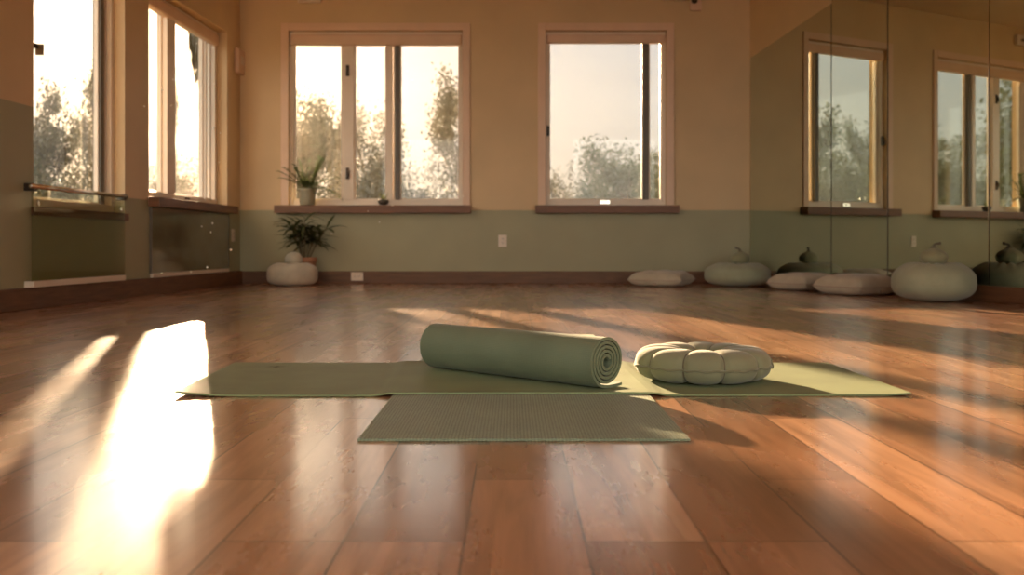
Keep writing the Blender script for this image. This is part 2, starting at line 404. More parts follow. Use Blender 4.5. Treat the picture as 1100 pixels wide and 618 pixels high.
# left wall
def l2(px, v): return left_u(px, v)
w3 = window('window_3', PL, W3, .125, [(l2(109, .125), l2(105, .125), 'gasket', .02)], casing=None, sill=(W3[0]-.03, W3[1]+.03, .02, .05), fw=.05)
w4 = window('window_4', PL, W4, .145, [(W4[0]+.22, W4[0]+.25, 'frame', .03), (l2(182, .145), l2(173, .145), 'frame', .05)], casing=None, sill=(W4[0]-.06, W4[1]+.02, .09, .07), fw=.055, blind=.10)
u = W3[1]-.03; z = 1.57
MB().box(u-.10, u, .03, .052, z-.015, z+.015, PL).box(u-.10, u-.08, .0, .05, z-.05, z+.015, PL).build('latch', M['dark'], w3, bevel=.004)
u = l2(190, .17); z = W4[2]+.035
MB().box(u-.09, u+.09, .10, .122, z-.014, z+.014, PL).box(u-.06, u+.02, .08, .102, z-.006, z+.014, PL).build('handle', M['dark'], w4, bevel=.004)
# unseen side and rear windows, added to let fill light into the room
w5 = window('fill_window_5', PL, (ul(4.2), ul(1.6), .75, 2.5), .11, [(ul(2.95), ul(2.85), 'frame', .04)], sill=(ul(4.25), ul(1.55), .09, .06))
w6 = window('fill_window_6', PF, (-2.9, .9, .25, 2.75), .11, [(-1.05, -.95, 'frame', .04)], sill=(-3.0, 1.0, .09, .06))
w7 = window('fill_window_7', PF, (1.3, 5.1, .25, 2.75), .11, [(3.15, 3.25, 'frame', .04)], sill=(1.2, 5.2, .09, .06))

# ------------------------------------------------------------------ mirrors and glass panels
def mirror(label, y0, y1, zt0, zt1, zb=.108, seam='gasket'):
    a, b = ur(y0)+.003, ur(y1)-.003
    t = MB()
    v0, v1 = -.014, -.004
    t.hexa([PR(a, v0, zb), PR(b, v0, zb), PR(b, v1, zb), PR(a, v1, zb), PR(a, v0, zt0), PR(b, v0, zt1), PR(b, v1, zt1), PR(a, v1, zt0)])
    o = t.build('wall_mirror', M['mirror'])
    tag(o, label, 'mirror', 'mirror panels along the right wall')
    MB().box(b-(.004 if seam == 'gasket' else .010), b, -.017, -.0142, zb, zt1, PR).build('edge_trim', M[seam], o)
    return o
mirror('mirror panel next to the back corner, its top edge slanting upward', 9.965, 8.606, 2.196, 2.405)
mirror('tall mirror panel behind the two overlapping beige cushions', 8.606, 7.86, 2.9, 2.9)
mirror('tall mirror panel directly behind the large sage pouf', 7.86, 6.80, 2.9, 2.9, seam='chrome')
mirror('tall mirror panel at the right edge, right of the bright metal seam', 6.80, 5.2, 2.9, 2.9)

ga, gb = left_u(134, -.05), left_u(35, -.05)
gd = empty('glass_guard'); tag(gd, 'clear glass guard panel with steel top rail before the nearest left window', 'glass panel')
MB().box(ga, gb, -.052, -.044, .165, .705, PL).build('glass_sheet', M['guard'], gd)
t = MB(); pts = [PL(ga-.02, -.055, .717), PL(gb+.03, -.055, .717)]
t.tube(pts, .014, 14).build('top_rail', M['chrome'], gd, smooth=True)
for uu in (ga+.0, gb-.02):
    MB().box(uu-.015, uu+.025, -.062, .0, .69, .735, PL).build('rail_bracket', M['dark'], gd, bevel=.004)
MB().box(ga, gb, -.060, -.0, .128, .165, PL).build('bottom_rail', M['frame'], gd, bevel=.004)
for uu in (ga+.06, gb-.06):
    MB().tube([PL(uu, -.058, .62), PL(uu, -.0525, .62)], .014, 14).build('fixing_stud', M['chrome'], gd)

pa, pb_ = left_u(244), left_u(161)
pn = empty('dark_glass_panel'); tag(pn, 'dark reflective glass panel below the far left window sill', 'glass panel')
MB().box(pa, pb_, -.014, -.004, .16, .665, PL).build('glass_sheet', M['dark_glass'], pn)
MB().box(pa, pb_, -.022, -.0, .128, .16, PL).build('bottom_rail', M['frame'], pn, bevel=.004)
for q0 in (pa-.012, pb_): MB().box(q0, q0+.012, -.018, 0, .16, .665, PL).build('side_trim', M['gasket'], pn)

# ------------------------------------------------------------------ small wall fittings
def outlet(P, u, z, label, w=.082, h=.118, v=0.0, horizontal=False, name='wall_outlet'):
    o = empty(name, P(u, v, z)); o.location = (0, 0, 0)
    tag(o, label, 'outlet')
    if horizontal: w, h = h, w
    MB().box(u-w/2, u+w/2, v-.008, v, z-h/2, z+h/2, P).build('cover_plate', M['plastic'], o, bevel=.004)
    for s in (-1, 1):
        uu, zz = (u+s*.021, z) if horizontal else (u, z+s*.021)
        so = MB(); so.box(uu-.015, uu+.015, v-.0105, v-.008, zz-.013, zz+.013, P); sk = so.build('socket', M['plastic'], o, bevel=.002)
        MB().box(uu-.007, uu-.004, v-.0112, v-.0105, zz-.005, zz+.006, P).box(uu+.004, uu+.007, v-.0112, v-.0105, zz-.005, zz+.006, P).build('slot', M['slot'], sk)
    return o
outlet(PB, bx(540), bz(259), 'cream wall outlet on the green wall below the two-pane window')
outlet(PB, bx(384), bz(297), 'cream outlet set sideways in the baseboard right of the pale pouf', v=-.022, horizontal=True)
outlet(PL, left_u(250), .47, 'cream outlet on the left wall by the back corner')
tb = empty('wall_thermostat'); tag(tb, 'small rounded cream box high on the left wall near the corner', 'thermostat')
u = left_u(255.5); MB().box(u-.12, u+.12, -.045, 0, 2.03, 2.27, PL).build('housing', M['casing'], tb, bevel=.015)
MB().box(u-.05, u+.05, -.049, -.045, 2.12, 2.2, PL).build('cover_window', M['plastic'], tb, bevel=.002)
sd = empty('smoke_detector'); tag(sd, 'cream box fixed at wall top above the three-pane window', 'detector')
MB().box(bx(320.5), bx(346), -.06, 0, bz(3.5), bz(3.5)+.12, PB).build('housing', M['plastic'], sd, bevel=.015)
MB().box(bx(326), bx(340), -.064, -.06, bz(3.5)+.04, bz(3.5)+.07, PB).build('vent', M['gasket'], sd)
cam_ = empty('mounted_camera'); tag(cam_, 'small wall camera with black lens above the two-pane window', 'camera')
MB().box(bx(711), bx(737), -.10, 0, bz(1), bz(1)+.10, PB).build('housing', M['plastic'], cam_, bevel=.01)
MB().box(bx(741), bx(753), -.03, 0, bz(12), HC-.001, PB).build('bracket', M['casing'], cam_, bevel=.006)
t = MB(); c0 = PB(bx(745), -.055, bz(2)); t.lathe([(0, -.03), (.018, -.025), (.028, -.01), (.03, 0), (.028, .01), (.018, .025), (0, .03)], 16, c0); t.build('lens', M['slot'], cam_, smooth=True)
MB().box(bx(737), bx(741), -.06, -.02, bz(1)+.02, bz(1)+.06, PB).box(bx(737), bx(746), -.04, 0, bz(1)+.03, bz(1)+.05, PB).build('arm', M['plastic'], cam_, bevel=.003)

# ------------------------------------------------------------------ yoga mats
def sheet(corners, th, nu, nv, zfn):
    """a mat lying between four floor corners (near-left, near-right, far-right, far-left), closed with thickness"""
    mb = MB(); c = [Vector(p) for p in corners]
    def at(s, t): return (c[0]*(1-s)+c[1]*s)*(1-t)+(c[3]*(1-s)+c[2]*s)*t
    top, bot = [], []
    for i in range(nu+1):
        ta, ba = [], []
        for j in range(nv+1):
            p = at(i/nu, j/nv); z = zfn(i/nu, j/nv)
            ba.append(mb.bm.verts.new((p.x, p.y, z))); ta.append(mb.bm.verts.new((p.x, p.y, z+th)))
        top.append(ta); bot.append(ba)
    for i in range(nu):
        for j in range(nv):
            mb.face([top[i][j], top[i+1][j], top[i+1][j+1], top[i][j+1]]); mb.face([bot[i][j], bot[i][j+1], bot[i+1][j+1], bot[i+1][j]])
    for i in range(nu):
        mb.face([bot[i][0], bot[i+1][0], top[i+1][0], top[i][0]]); mb.face([bot[i][nv], top[i][nv], top[i+1][nv], bot[i+1][nv]])
    for j in range(nv):
        mb.face([bot[0][j], top[0][j], top[0][j+1], bot[0][j+1]]); mb.face([bot[nu][j], bot[nu][j+1], top[nu][j+1], top[nu][j]])
    return mb
def fl_pt(px, py, z=0.0):
    y = (CH-z)*F/(py-HY); return Vector(((px-CX)/F*y, y, 0))
TM = .005
xs = (-.293, .338); yn = 1.945; yf = 4.25
um = sheet([(xs[0], yn, 0), (xs[1], yn, 0), (xs[1], yf, 0), (xs[0], yf, 0)], TM, 10, 30, lambda s, t: .0006).build('yoga_mat', M['mat_under'], bevel=.0012)
tag(um, 'sage textured mat running toward the viewer beneath the crosswise mat', 'yoga mat')
LA, LB, LC, LD = fl_pt(187, 427), fl_pt(979, 426), fl_pt(889, 391.5), fl_pt(252, 391.5)
def long_z(s, t):
    x = LA.x+(LB.x-LA.x)*s
    # drapes over the mat below, its left near corner curls up a little
    def sm(a, b, v):
        q = max(0, min(1, (v-a)/(b-a))); return q*q*(3-2*q)
    over = sm(xs[0]-.05, xs[0]-.008, x)*(1-sm(xs[1]+.008, xs[1]+.05, x))
    curl = max(0, 1-s/.10)**2*max(0, 1-t*.9)*.010 + max(0, (s-.955)/.045)**2*max(0, 1-t)*.004
    return .0006+over*(TM+.0008)+curl
lm = sheet([LA, LB, LC, LD], TM, 90, 14, long_z).build('yoga_mat', M['mat_long'], bevel=.0012)
tag(lm, 'olive green mat lying crosswise under the roll and round cushion', 'yoga mat')
lg = MB(); c = fl_pt(296, 396)
for k, (dx, dy, a, ln) in enumerate(((-.012, 0, .5, .03), (.006, .004, 2.4, .026), (.004, -.016, 1.3, .03), (.02, .0, .1, .022))):
    P_ = [Vector((c.x+dx+math.cos(a)*ln*(q-.5), c.y+dy+math.sin(a)*ln*(q-.5)*1.6, TM+.0006+.0003)) for q in (0, .25, .5, .75, 1)]
    n_ = Vector((-math.sin(a), math.cos(a), 0)); wv = (0.0006, .0035, .005, .0035, .0006)
    A = [lg.bm.verts.new(p+n_*w) for p, w in zip(P_, wv)]; B = [lg.bm.verts.new(p-n_*w) for p, w in zip(P_, wv)]
    for i in range(4): lg.face([A[i], A[i+1], B[i+1], B[i]])
lgo = lg.build('printed_mark', M['print'], lm); lgo['label'] = 'small dark printed mark on the olive mat'

# rolled mat: a spiral sheet with real thickness
def rolled_mat():
    R0, turns, t = .0130, 4.7, .0074
    R1 = .0635
    axis = Vector((.713, -.70, 0)).normalized(); perp = Vector((-axis.y, axis.x, 0))   # perp points right and back
    Ln = .65
    end = fl_pt(655, 417.5, .012); end = Vector((.2395, 2.585, 0))
    z0 = .0006+TM*2+.0012+.0008
    mb = MB(); pts = []
    n = 230; a_end = -PI/2
    for i in range(n+1):
        f = i/n; ang = a_end - (1-f)*turns*2*PI      # ends at the bottom, running on toward +p
        r = R0+(R1-R0)*f
        r *= 1+.012*math.sin(ang*3+1)+.01*math.sin(ang*2)
        pts.append((Vector((r*math.cos(ang), r*math.sin(ang))), Vector((math.cos(ang), math.sin(ang)))))
    base = pts[-1][0].y
    for i in range(1, 9):
        p = i*.0075; pts.append((Vector((pts[n][0].x+p, base - .0002*i + (.004*(i/8)**2))), Vector((0, -1))))
    cz = z0 - base + t/2
    zoff = z0-(base-t/2)
    rows = []
    S = 24
    for (q, nn) in pts:
        a = q+nn*t/2; b = q-nn*t/2
        rows.append((a, b))
    def w(p2, s):
        return end + axis*(-Ln*s) + perp*p2.x + Vector((0, 0, zoff+p2.y))
    VA = [[mb.bm.verts.new(w(a, s/S)) for s in range(S+1)] for a, b in rows]
    VB = [[mb.bm.verts.new(w(b, s/S)) for s in range(S+1)] for a, b in rows]
    for i in range(len(rows)-1):
        for s in range(S):
            mb.face([VA[i][s], VA[i+1][s], VA[i+1][s+1], VA[i][s+1]]); mb.face([VB[i][s], VB[i][s+1], VB[i+1][s+1], VB[i+1][s]])
        mb.face([VA[i][0], VB[i][0], VB[i+1][0], VA[i+1][0]]); mb.face([VA[i][S], VA[i+1][S], VB[i+1][S], VB[i][S]])
    for s in range(S):
        mb.face([VA[0][s], VA[0][s+1], VB[0][s+1], VB[0][s]]); mb.face([VA[-1][s], VB[-1][s], VB[-1][s+1], VA[-1][s+1]])
    o = mb.build('rolled_yoga_mat', M['mat_roll'])
    for p in o.data.polygons: p.use_smooth = True
    e = o.modifiers.new('edge', 'EDGE_SPLIT'); e.split_angle = R_(40)
    return o
def R_(a): return math.radians(a)
tag(rolled_mat(), 'sage green mat rolled into a spiral, lying diagonally on the olive mat', 'yoga mat')

# ------------------------------------------------------------------ round tufted cushion
def tufted():
    z0 = .0006+TM+.0006
    ctr = Vector((.522, 2.815, z0))
    o = empty('meditation_cushion', ctr); tag(o, 'round olive tufted cushion with centre dimple, right of the rolled mat', 'cushion')
    NS, NU, NV = 10, 240, 48
    Rm, a, b = .110, .076, .0465
    ph0 = -PI/2+R_(9)
    mb = MB()
    def fn(i, j):
        th = 2*PI*i/NU; ph = 2*PI*j/NV
        k = (th-ph0)*NS/(2*PI); dk = abs(k-round(k))*2*PI/NS
        seam = math.exp(-(dk/.045)**2); puff = abs(math.sin(k*PI))**.6
        c, s = math.cos(ph), math.sin(ph)
        rr = (1-.09*seam)*(0.88+.12*puff)
        top = max(0, s)
        wr = .004*math.sin(th*23+3*math.sin(ph*2))*max(0, 1-abs(ph-.4)*1.2)*.4
        x = Rm + a*rr*math.copysign(abs(c)**(.85 if c > 0 else .7), c)*(1 if c > 0 else .92) + wr*.3
        z = b + b*rr*math.copysign(abs(s)**.8, s)*(1 if s > 0 else 1)
        z -= top*.006*(1-c)*.5
        z = max(z, .0)
        return (x*math.cos(th), x*math.sin(th), z)
    mb.grid(fn, NU, NV, True, True)
    mb.build('cushion_body', M['donut'], o, smooth=True)
    # stitched centre that closes the ring
    m2 = MB(); m2.lathe([(0, .012), (.02, .012), (.045, .018), (.052, .03), (.045, .036), (.02, .03), (0, .027)], 32); m2.build('centre_tuft', M['donut'], o, smooth=True)
    def eq(th, off=0.0):
        k = (th-ph0)*NS/(2*PI); dk = abs(k-round(k))*2*PI/NS
        seam = math.exp(-(dk/.045)**2); puff = abs(math.sin(k*PI))**.6
        rr = (1-.09*seam*.6)*(0.88+.12*puff); return Rm+a*rr+off
    m3 = MB(); m3.tube([(eq(2*PI*i/160)*math.cos(2*PI*i/160), eq(2*PI*i/160)*math.sin(2*PI*i/160), b-.005+.0016*math.sin(i*.9)) for i in range(160)], .0034, 8, True)
    m3.build('piping', M['donut_pipe'], o, smooth=True)
    for q in range(NS):                                             # stitched seam cords over the top
        th = ph0+2*PI*q/NS
        m4 = MB(); pl = []
        for j in range(0, 40):
            ph = -PI*.32+j*(PI*1.12)/39
            c, s = math.cos(ph), math.sin(ph); rr = .88*(1-.09)+.012
            x = Rm+a*rr*math.copysign(abs(c)**(.85 if c > 0 else .7), c)*(1 if c > 0 else .92); z = b+b*rr*math.copysign(abs(s)**.8, s)-max(0, s)*.006*(1-c)*.5
            pl.append((x*math.cos(th), x*math.sin(th), z))
        m4.tube(pl, .0019, 6).build('seam', M['stem_cloth'], o, smooth=True)
    th = R_(-12); r = eq(th, .0)
    m5 = MB(); m5.tube([(r*math.cos(th), r*math.sin(th), b-.003), ((r+.005)*math.cos(th), (r+.005)*math.sin(th), b+.002), ((r+.007)*math.cos(th), (r+.007)*math.sin(th), b-.006), ((r+.006)*math.cos(th), (r+.006)*math.sin(th), b-.014)], [.004, .0045, .004, .003], 8)
    m5.tube([(r*math.cos(th), r*math.sin(th), b-.003), ((r+.006)*math.cos(th+.03), (r+.006)*math.sin(th+.03), b+.012)], [.004, .002], 8)
    m5.build('tie_knot', M['donut_pipe'], o, smooth=True)
    return o
tufted()

# ------------------------------------------------------------------ poufs and small gathered cushions
def pouf(loc, rx, h, mat, label, group, sq=2.6, dimple=.2, gathers=14, rz=0, seed=0):
    o = empty('floor_pouf', loc, rz); tag(o, label, 'pouf', group)
    mb = MB(); NU, NV = 96, 40
    ph = random.Random(seed); p1, p2 = ph.random()*6, ph.random()*6
    def fn(i, j):
        th = 2*PI*i/NU; f = (j+.0)/(NV-1); lat = -PI/2+PI*f
        c, s = math.cos(lat), math.sin(lat)
        r = rx*max(0.0, abs(c))**(2/sq); z = h/2+h/2*math.copysign(abs(s)**(2/sq), s)
        if s > 0:
            q = max(0, 1-r/(rx*.62)); z -= dimple*h*q**1.5; z += .05*h*math.exp(-((r/rx-.62)/.2)**2)*s
            r_g = math.sin(th*gathers+2*math.sin(th*3+p1))*.010*max(0, s)*min(1, r/(rx*.25))
            z += r_g*max(0, 1-r/(rx*.95))*1.4
        r *= 1+.010*math.sin(th*3+p1)+.006*math.sin(th*7+p2+f*3)
        if s < 0: z = max(z, h*.0)
        return (r*math.cos(th), r*math.sin(th), max(0.0, z))
    mb.grid(fn, NU, NV, True, False)
    mb.build('pouf_body', mat, o, smooth=True, weld=1e-4)
    sm = MB(); zz = h*.44; rr_ = rx*(max(0, 1-(abs(2*.44-1))**sq))**(1/sq)
    sm.tube([((rr_+.001)*(1+.010*math.sin(t*3+p1)+.006*math.sin(t*7+p2+1.4))*math.cos(t), (rr_+.001)*(1+.010*math.sin(t*3+p1)+.006*math.sin(t*7+p2+1.4))*math.sin(t), zz) for t in [2*PI*k/96 for k in range(96)]], .0022, 6, True)
    sm.build('seam', mat, o, smooth=True)
    return o
def gathered_ball(loc, r, h, mat, label, stem, rz=0):
    o = empty('gathered_cushion', loc, rz); tag(o, label, 'small cushion', 'small round cushions resting on the poufs')
    mb = MB(); NU, NV = 48, 24
    prof = [(.0, 0), (.42, 0), (.8, .09), (1, .32), (1.0, .50), (.84, .68), (.5, .82), (.22, .90), (.15, .95), (.18, 1.0), (0, .99)] if stem else \
           [(.0, 0), (.6, 0), (.9, .14), (1, .38), (.95, .6), (.78, .8), (.5, .93), (.25, .985), (0, 1.0)]
    def fn(i, j):
        th = 2*PI*i/NU; a, z = prof[j]
        k = 1+(.06*math.sin(th*9)*max(0, z-.3) if stem else .01*math.sin(th*3))
        return (a*r*k*math.cos(th), a*r*k*math.sin(th), z*h)
    mb.grid(fn, NU, len(prof), True, False)
    mb.build('cushion_body', mat, o, smooth=True, weld=1e-4, subsurf=1)
    if stem:
        m2 = MB(); m2.tube([(0, 0, h*.93), (.004, 0, h*1.06), (.016, .004, h*1.13), (.036, .004, h*1.15), (.052, .0, h*1.17)], [.011, .009, .008, .008, .011], 8)
        m2.build('stem', M['stem_cloth'], o, smooth=True)
        m3 = MB(); m3.tube([(r*.17*math.cos(2*PI*k/24), r*.17*math.sin(2*PI*k/24), h*.94) for k in range(24)], .005, 8, True); m3.build('tie_cord', M['stem_cloth'], o, smooth=True)
    return o
G = 'round poufs by the walls'
def place(px, d): return ((px-CX)/F*d, d, 0)
pouf(place(1003, 6.88), .268, .255, M['pouf'], 'large sage pouf against the mirrors, nearest to the viewer', G, sq=2.7, dimple=.15, seed=1)
gathered_ball(place(1003, 6.88)[:2]+(.242,), .091, .125, M['small_pouf'], 'small gathered ball cushion with curled stem on the nearest sage pouf', True, .2)
pouf(place(792.5, 9.42), .298, .208, M['pouf'], 'sage pouf in the back right corner beneath a stemmed ball', G, sq=3.0, dimple=.14, seed=2)
gathered_ball(place(795, 9.42)[:2]+(.199,), .09, .13, M['small_pouf'], 'small gathered ball cushion on the pouf in the back right corner', True, 2.2)
pouf(place(314, 9.50), .232, .205, M['pouf_pale'], 'pale grey pouf in the back left corner by the floor plant', G, sq=3.6, dimple=.12, gathers=9, seed=3)
gathered_ball(place(315.5, 9.50)[:2]+(.190,), .083, .125, M['pouf_pale'], 'smooth pale ball cushion on the pale grey pouf', False)

# ------------------------------------------------------------------ square floor cushions
def cushion(loc, w, dpt, h, rz, label, tilt=0):
    o = empty('floor_cushion', loc, rz); tag(o, label, 'cushion', 'beige floor cushions along the walls')
    n = 40
    def prof(s, t, side):
        e = (max(0, 1-abs(s)**4.5)*max(0, 1-abs(t)**4.5))**.42
        pin = 1-.055*(1-abs(t)**2)*abs(s)**4 if True else 1
        x = w/2*s*(1-.05*(1-t*t)*s*s); y = dpt/2*t*(1-.05*(1-s*s)*t*t)
        z = h*.40 + side*e*(h*.60 if side > 0 else h*.40)
        z += .004*math.sin(s*9+t*4)*e*(side > 0)
        z += .012*max(0, abs(s*t)-.6)*1.0
        return (x, y, max(0, z))
    mb = MB()
    for side in (1, -1):
        mb.grid(lambda i, j: prof(-1+2*i/n, -1+2*j/n, side), n+1, n+1)
    mb.build('cushion_body', M['cushion'], o, smooth=True, weld=1e-4)
    ring_ = [(-1+2*i/n, -1) for i in range(n)]+[(1, -1+2*i/n) for i in range(n)]+[(1-2*i/n, 1) for i in range(n)]+[(-1, 1-2*i/n) for i in range(n)]
    MB().tube([Vector(prof(s, t, 1)) for s, t in ring_], .0045, 8, True).build('piping', M['cushion_pipe'], o, smooth=True)
    z = h*.2
    tg = MB(); tg.box(-.02, .02, -dpt/2*.99-.004, -dpt/2*.95, z-.012, z+.012); tg.build('zip_pull', M['cushion_pipe'], o, bevel=.003)
    return o
cushion(place(921, 7.80), .47, .47, .155, R_(31), 'front beige cushion of the overlapping pair, beside the nearest pouf')
cushion(place(864, 8.56), .44, .44, .145, R_(31), 'rear beige cushion of the overlapping pair, nearer the corner')
cushion(place(711, 9.42), .50, .50, .145, R_(-24), 'flat beige cushion alone by the back baseboard')

# ------------------------------------------------------------------ house plants
def leaf(mb, base, dirv, ln, wd, droop, seg=6):
    d = Vector(dirv).normalized(); side = d.cross(Vector((0, 0, 1)))
    if side.length < 1e-3: side = Vector((1, 0, 0))
    side.normalize(); p = Vector(base); A, B, C = [], [], []
    for i in range(seg+1):
        f = i/seg; w = wd*math.sin(PI*min(1, f*.93+.05))**.8
        nrm = side.cross(d).normalized()
        A.append(mb.bm.verts.new(p+side*w/2+nrm*w*.12)); C.append(mb.bm.verts.new(p)); B.append(mb.bm.verts.new(p-side*w/2+nrm*w*.12))
        p = p+d*(ln/seg); d = (d+Vector((0, 0, -droop/seg))).normalized()
    for i in range(seg):
        mb.face([A[i], A[i+1], C[i+1], C[i]]); mb.face([C[i], C[i+1], B[i+1], B[i]])
def pot(o, r, h, mat):
    m = MB(); m.lathe([(0, 0), (r*.72, 0), (r*.76, .006), (r*.95, h*.8), (r*.96, h*.83), (r*1.04, h*.84), (r*1.04, h), (r*.93, h), (r*.9, h*.86), (0, h*.86)], 32)
    m.build('pot', mat, o, smooth=True, bevel=.002)
    MB().lathe([(0, h*.86), (r*.9, h*.86), (r*.88, h*.9), (r*.4, h*.93), (0, h*.92)], 24).build('soil', M['soil'], o, smooth=True)
rnd = random.Random(11)
sp = empty('potted_plant', (bx(329.5)*.991, 9.93, W1[2]+.004)); tag(sp, 'leafy plant in a grey-green pot on the three-pane window sill', 'plant')
pot(sp, .092, .155, M['pot'])
sb, lf = MB(), MB()
for k in range(20):
    a = 2*PI*k/20*2.4+rnd.uniform(-.3, .3); tilt = rnd.uniform(.25, 1.25); ln = rnd.uniform(.17, .29)
    d = Vector((math.cos(a)*math.sin(tilt), math.sin(a)*math.sin(tilt)*.40-.12, math.cos(tilt)))
    p = Vector((math.cos(a)*.025, math.sin(a)*.02, .135)); pts = [p.copy()]
    for i in range(9):
        p = p+d*(ln/8); d = (d+Vector((0, 0, -.075*tilt*1.6))).normalized(); pts.append(p.copy())
        if i >= 1:
            for s in (-1, 1):
                sd_ = d.cross(Vector((0, 0, 1))); sd_ = sd_.normalized() if sd_.length > .05 else Vector((1, 0, 0))
                leaf(lf, p, sd_*s*.8+d*.7+Vector((0, 0, .25)), rnd.uniform(.035, .06), rnd.uniform(.013, .02), .5, 4)
    leaf(lf, p, d, .05, .015, .4, 4)
    sb.tube(pts, [.0035-.0022*i/9 for i in range(10)], 6)
for k in range(46):
    a = k*2.399; el = rnd.uniform(-.1, 1.3)
    leaf(lf, (math.cos(a)*.03, math.sin(a)*.03, .15+rnd.uniform(0, .05)), (math.cos(a), math.sin(a)*.5-.1, el), rnd.uniform(.06, .13), rnd.uniform(.02, .03), rnd.uniform(.5, 1.2), 5)
sb.build('stems', M['stem'], sp, smooth=True); lf.build('leaves', M['leaf'], sp, smooth=True, recalc=False)

fp = empty('potted_plant', (place(328, 9.79)[0], 9.79, 0)); tag(fp, 'bushy plant with bare stems in a terracotta pot behind the pale pouf', 'plant')
pot(fp, .105, .26, M['terracotta'])
sb, lf = MB(), MB()
for k in range(7):
    a = 2*PI*k/7+.3; lean = rnd.uniform(.1, .42)
    d = Vector((math.cos(a)*math.sin(lean), math.sin(a)*math.sin(lean)*.4-.05, math.cos(lean)))
    p = Vector((math.cos(a)*.03, math.sin(a)*.03, .23)); pts = [p.copy()]; ln = rnd.uniform(.28, .42)
    for i in range(10):
        p = p+d*(ln/10); d = (d+Vector((math.cos(a)*.03, 0, 0))).normalized(); pts.append(p.copy())
        if i >= 4:
            for q in range(4):
                aa = rnd.uniform(0, 2*PI)
                leaf(lf, p, Vector((math.cos(aa), math.sin(aa)*.35-.05, rnd.uniform(-.15, .7))), rnd.uniform(.12, .24), rnd.uniform(.024, .04), rnd.uniform(.4, 1.1), 5)
    sb.tube(pts, [.008-.004*i/10 for i in range(11)], 6)
sb.build('stems', M['stem'], fp, smooth=True); lf.build('leaves', M['leaf_dark'], fp, smooth=True, recalc=False)

tp = empty('small_plant', (bx(411.5)*.99, 9.925, W1[2]+.004)); tag(tp, 'tiny dark dish with a sprig near the middle of the window sill', 'plant')
MB().lathe([(0, 0), (.03, 0), (.05, .02), (.055, .045), (.045, .05), (.03, .04), (0, .038)], 20).build('dish', M['slot'], tp, smooth=True)
lf = MB()
for k in range(9):
    a = k*2.4; leaf(lf, (math.cos(a)*.012, math.sin(a)*.012, .035), (math.cos(a)*.5, math.sin(a)*.4, 1.2), rnd.uniform(.05, .11), .014, .6, 4)
lf.build('sprig', M['leaf_dark'], tp, smooth=True, recalc=False)

# ------------------------------------------------------------------ trees and shrubs outside
def tree_meshes(seed, kind):
    """unit tree: crown from z .2 to 1, half-width .5 -> (trunk mesh, crown mesh)"""
    r = random.Random(seed); tr, fo = MB(), MB()
    tips = []
    def branch(p, d, ln, rad, lvl):
        pts = [p.copy()]; rr = [rad]; n = 6
        for i in range(n):
            p = p+d*(ln/n); d = (d+Vector((r.uniform(-.16, .16), r.uniform(-.16, .16), r.uniform(-.03, .10)))).normalized(); pts.append(p.copy()); rr.append(rad*(1-.75*(i+1)/n))
            if lvl >= 1 and i >= 2: tips.append(p.copy())
        tr.tube(pts, rr, 6 if lvl else 8)
        if lvl < 2:
            for k in range(5 if lvl == 0 else 3):
                q = pts[r.randint(2, n)]; a = r.uniform(0, 2*PI); t = r.uniform(.6, 1.2)
                branch(q, Vector((math.cos(a)*math.sin(t), math.sin(a)*math.sin(t), math.cos(t))), ln*r.uniform(.45, .7), rad*.45, lvl+1)
    if kind == 'shrub':
        for k in range(5):
            a = 2*PI*k/5; branch(Vector((math.cos(a)*.05, math.sin(a)*.05, 0)), Vector((math.cos(a)*.5, math.sin(a)*.5, 1)).normalized(), .5, .016, 1)
    else:
        branch(Vector((0, 0, 0)), Vector((0, 0, 1)), .55 if kind == 'round' else .7, .03, 0)
        if kind == 'tall': tips = [t_ for t_ in tips if t_.z > .70]
    cs = list(tips)
    nb = {'round': 90, 'loose': 46, 'shrub': 90, 'tall': 110}[kind]
    for k in range(nb):
        while True:
            q = Vector((r.uniform(-1, 1), r.uniform(-1, 1), r.uniform(-1, 1)))
            if .35 < q.length < 1: break
        if kind == 'round': cs.append(Vector((q.x*.44, q.y*.44, .60+q.z*.36)))
        elif kind == 'tall': cs.append(Vector((q.x*.42, q.y*.42, .83+q.z*.13)))
        elif kind == 'loose': cs.append(Vector((q.x*.46*(1-.3*max(0, q.z)), q.y*.46, .58+q.z*.40)))
        else: cs.append(Vector((q.x*.46, q.y*.46, .45+q.z*.46)))
    per = {'round': 60, 'loose': 50, 'shrub': 55, 'tall': 60}[kind]; sp_ = {'tall': .07, 'round': .085, 'loose': .07, 'shrub': .085}[kind]
    for c in cs:
        for k in range(per):
            p = c+Vector((r.gauss(0, sp_*.6), r.gauss(0, sp_*.6), r.gauss(0, sp_*.5)))
            if p.z < .02: continue
            a = Vector((r.gauss(0, 1), r.gauss(0, 1), r.gauss(0, 1))).normalized(); b = a.orthogonal().normalized()
            s = r.uniform(.010, .020)*(2.6 if kind == 'tall' else 1)
            v = [fo.bm.verts.new(p+a*s), fo.bm.verts.new(p+b*s*.5), fo.bm.verts.new(p-a*s), fo.bm.verts.new(p-b*s*.5)]
            fo.face(v)
    return tr, fo
protos = {}
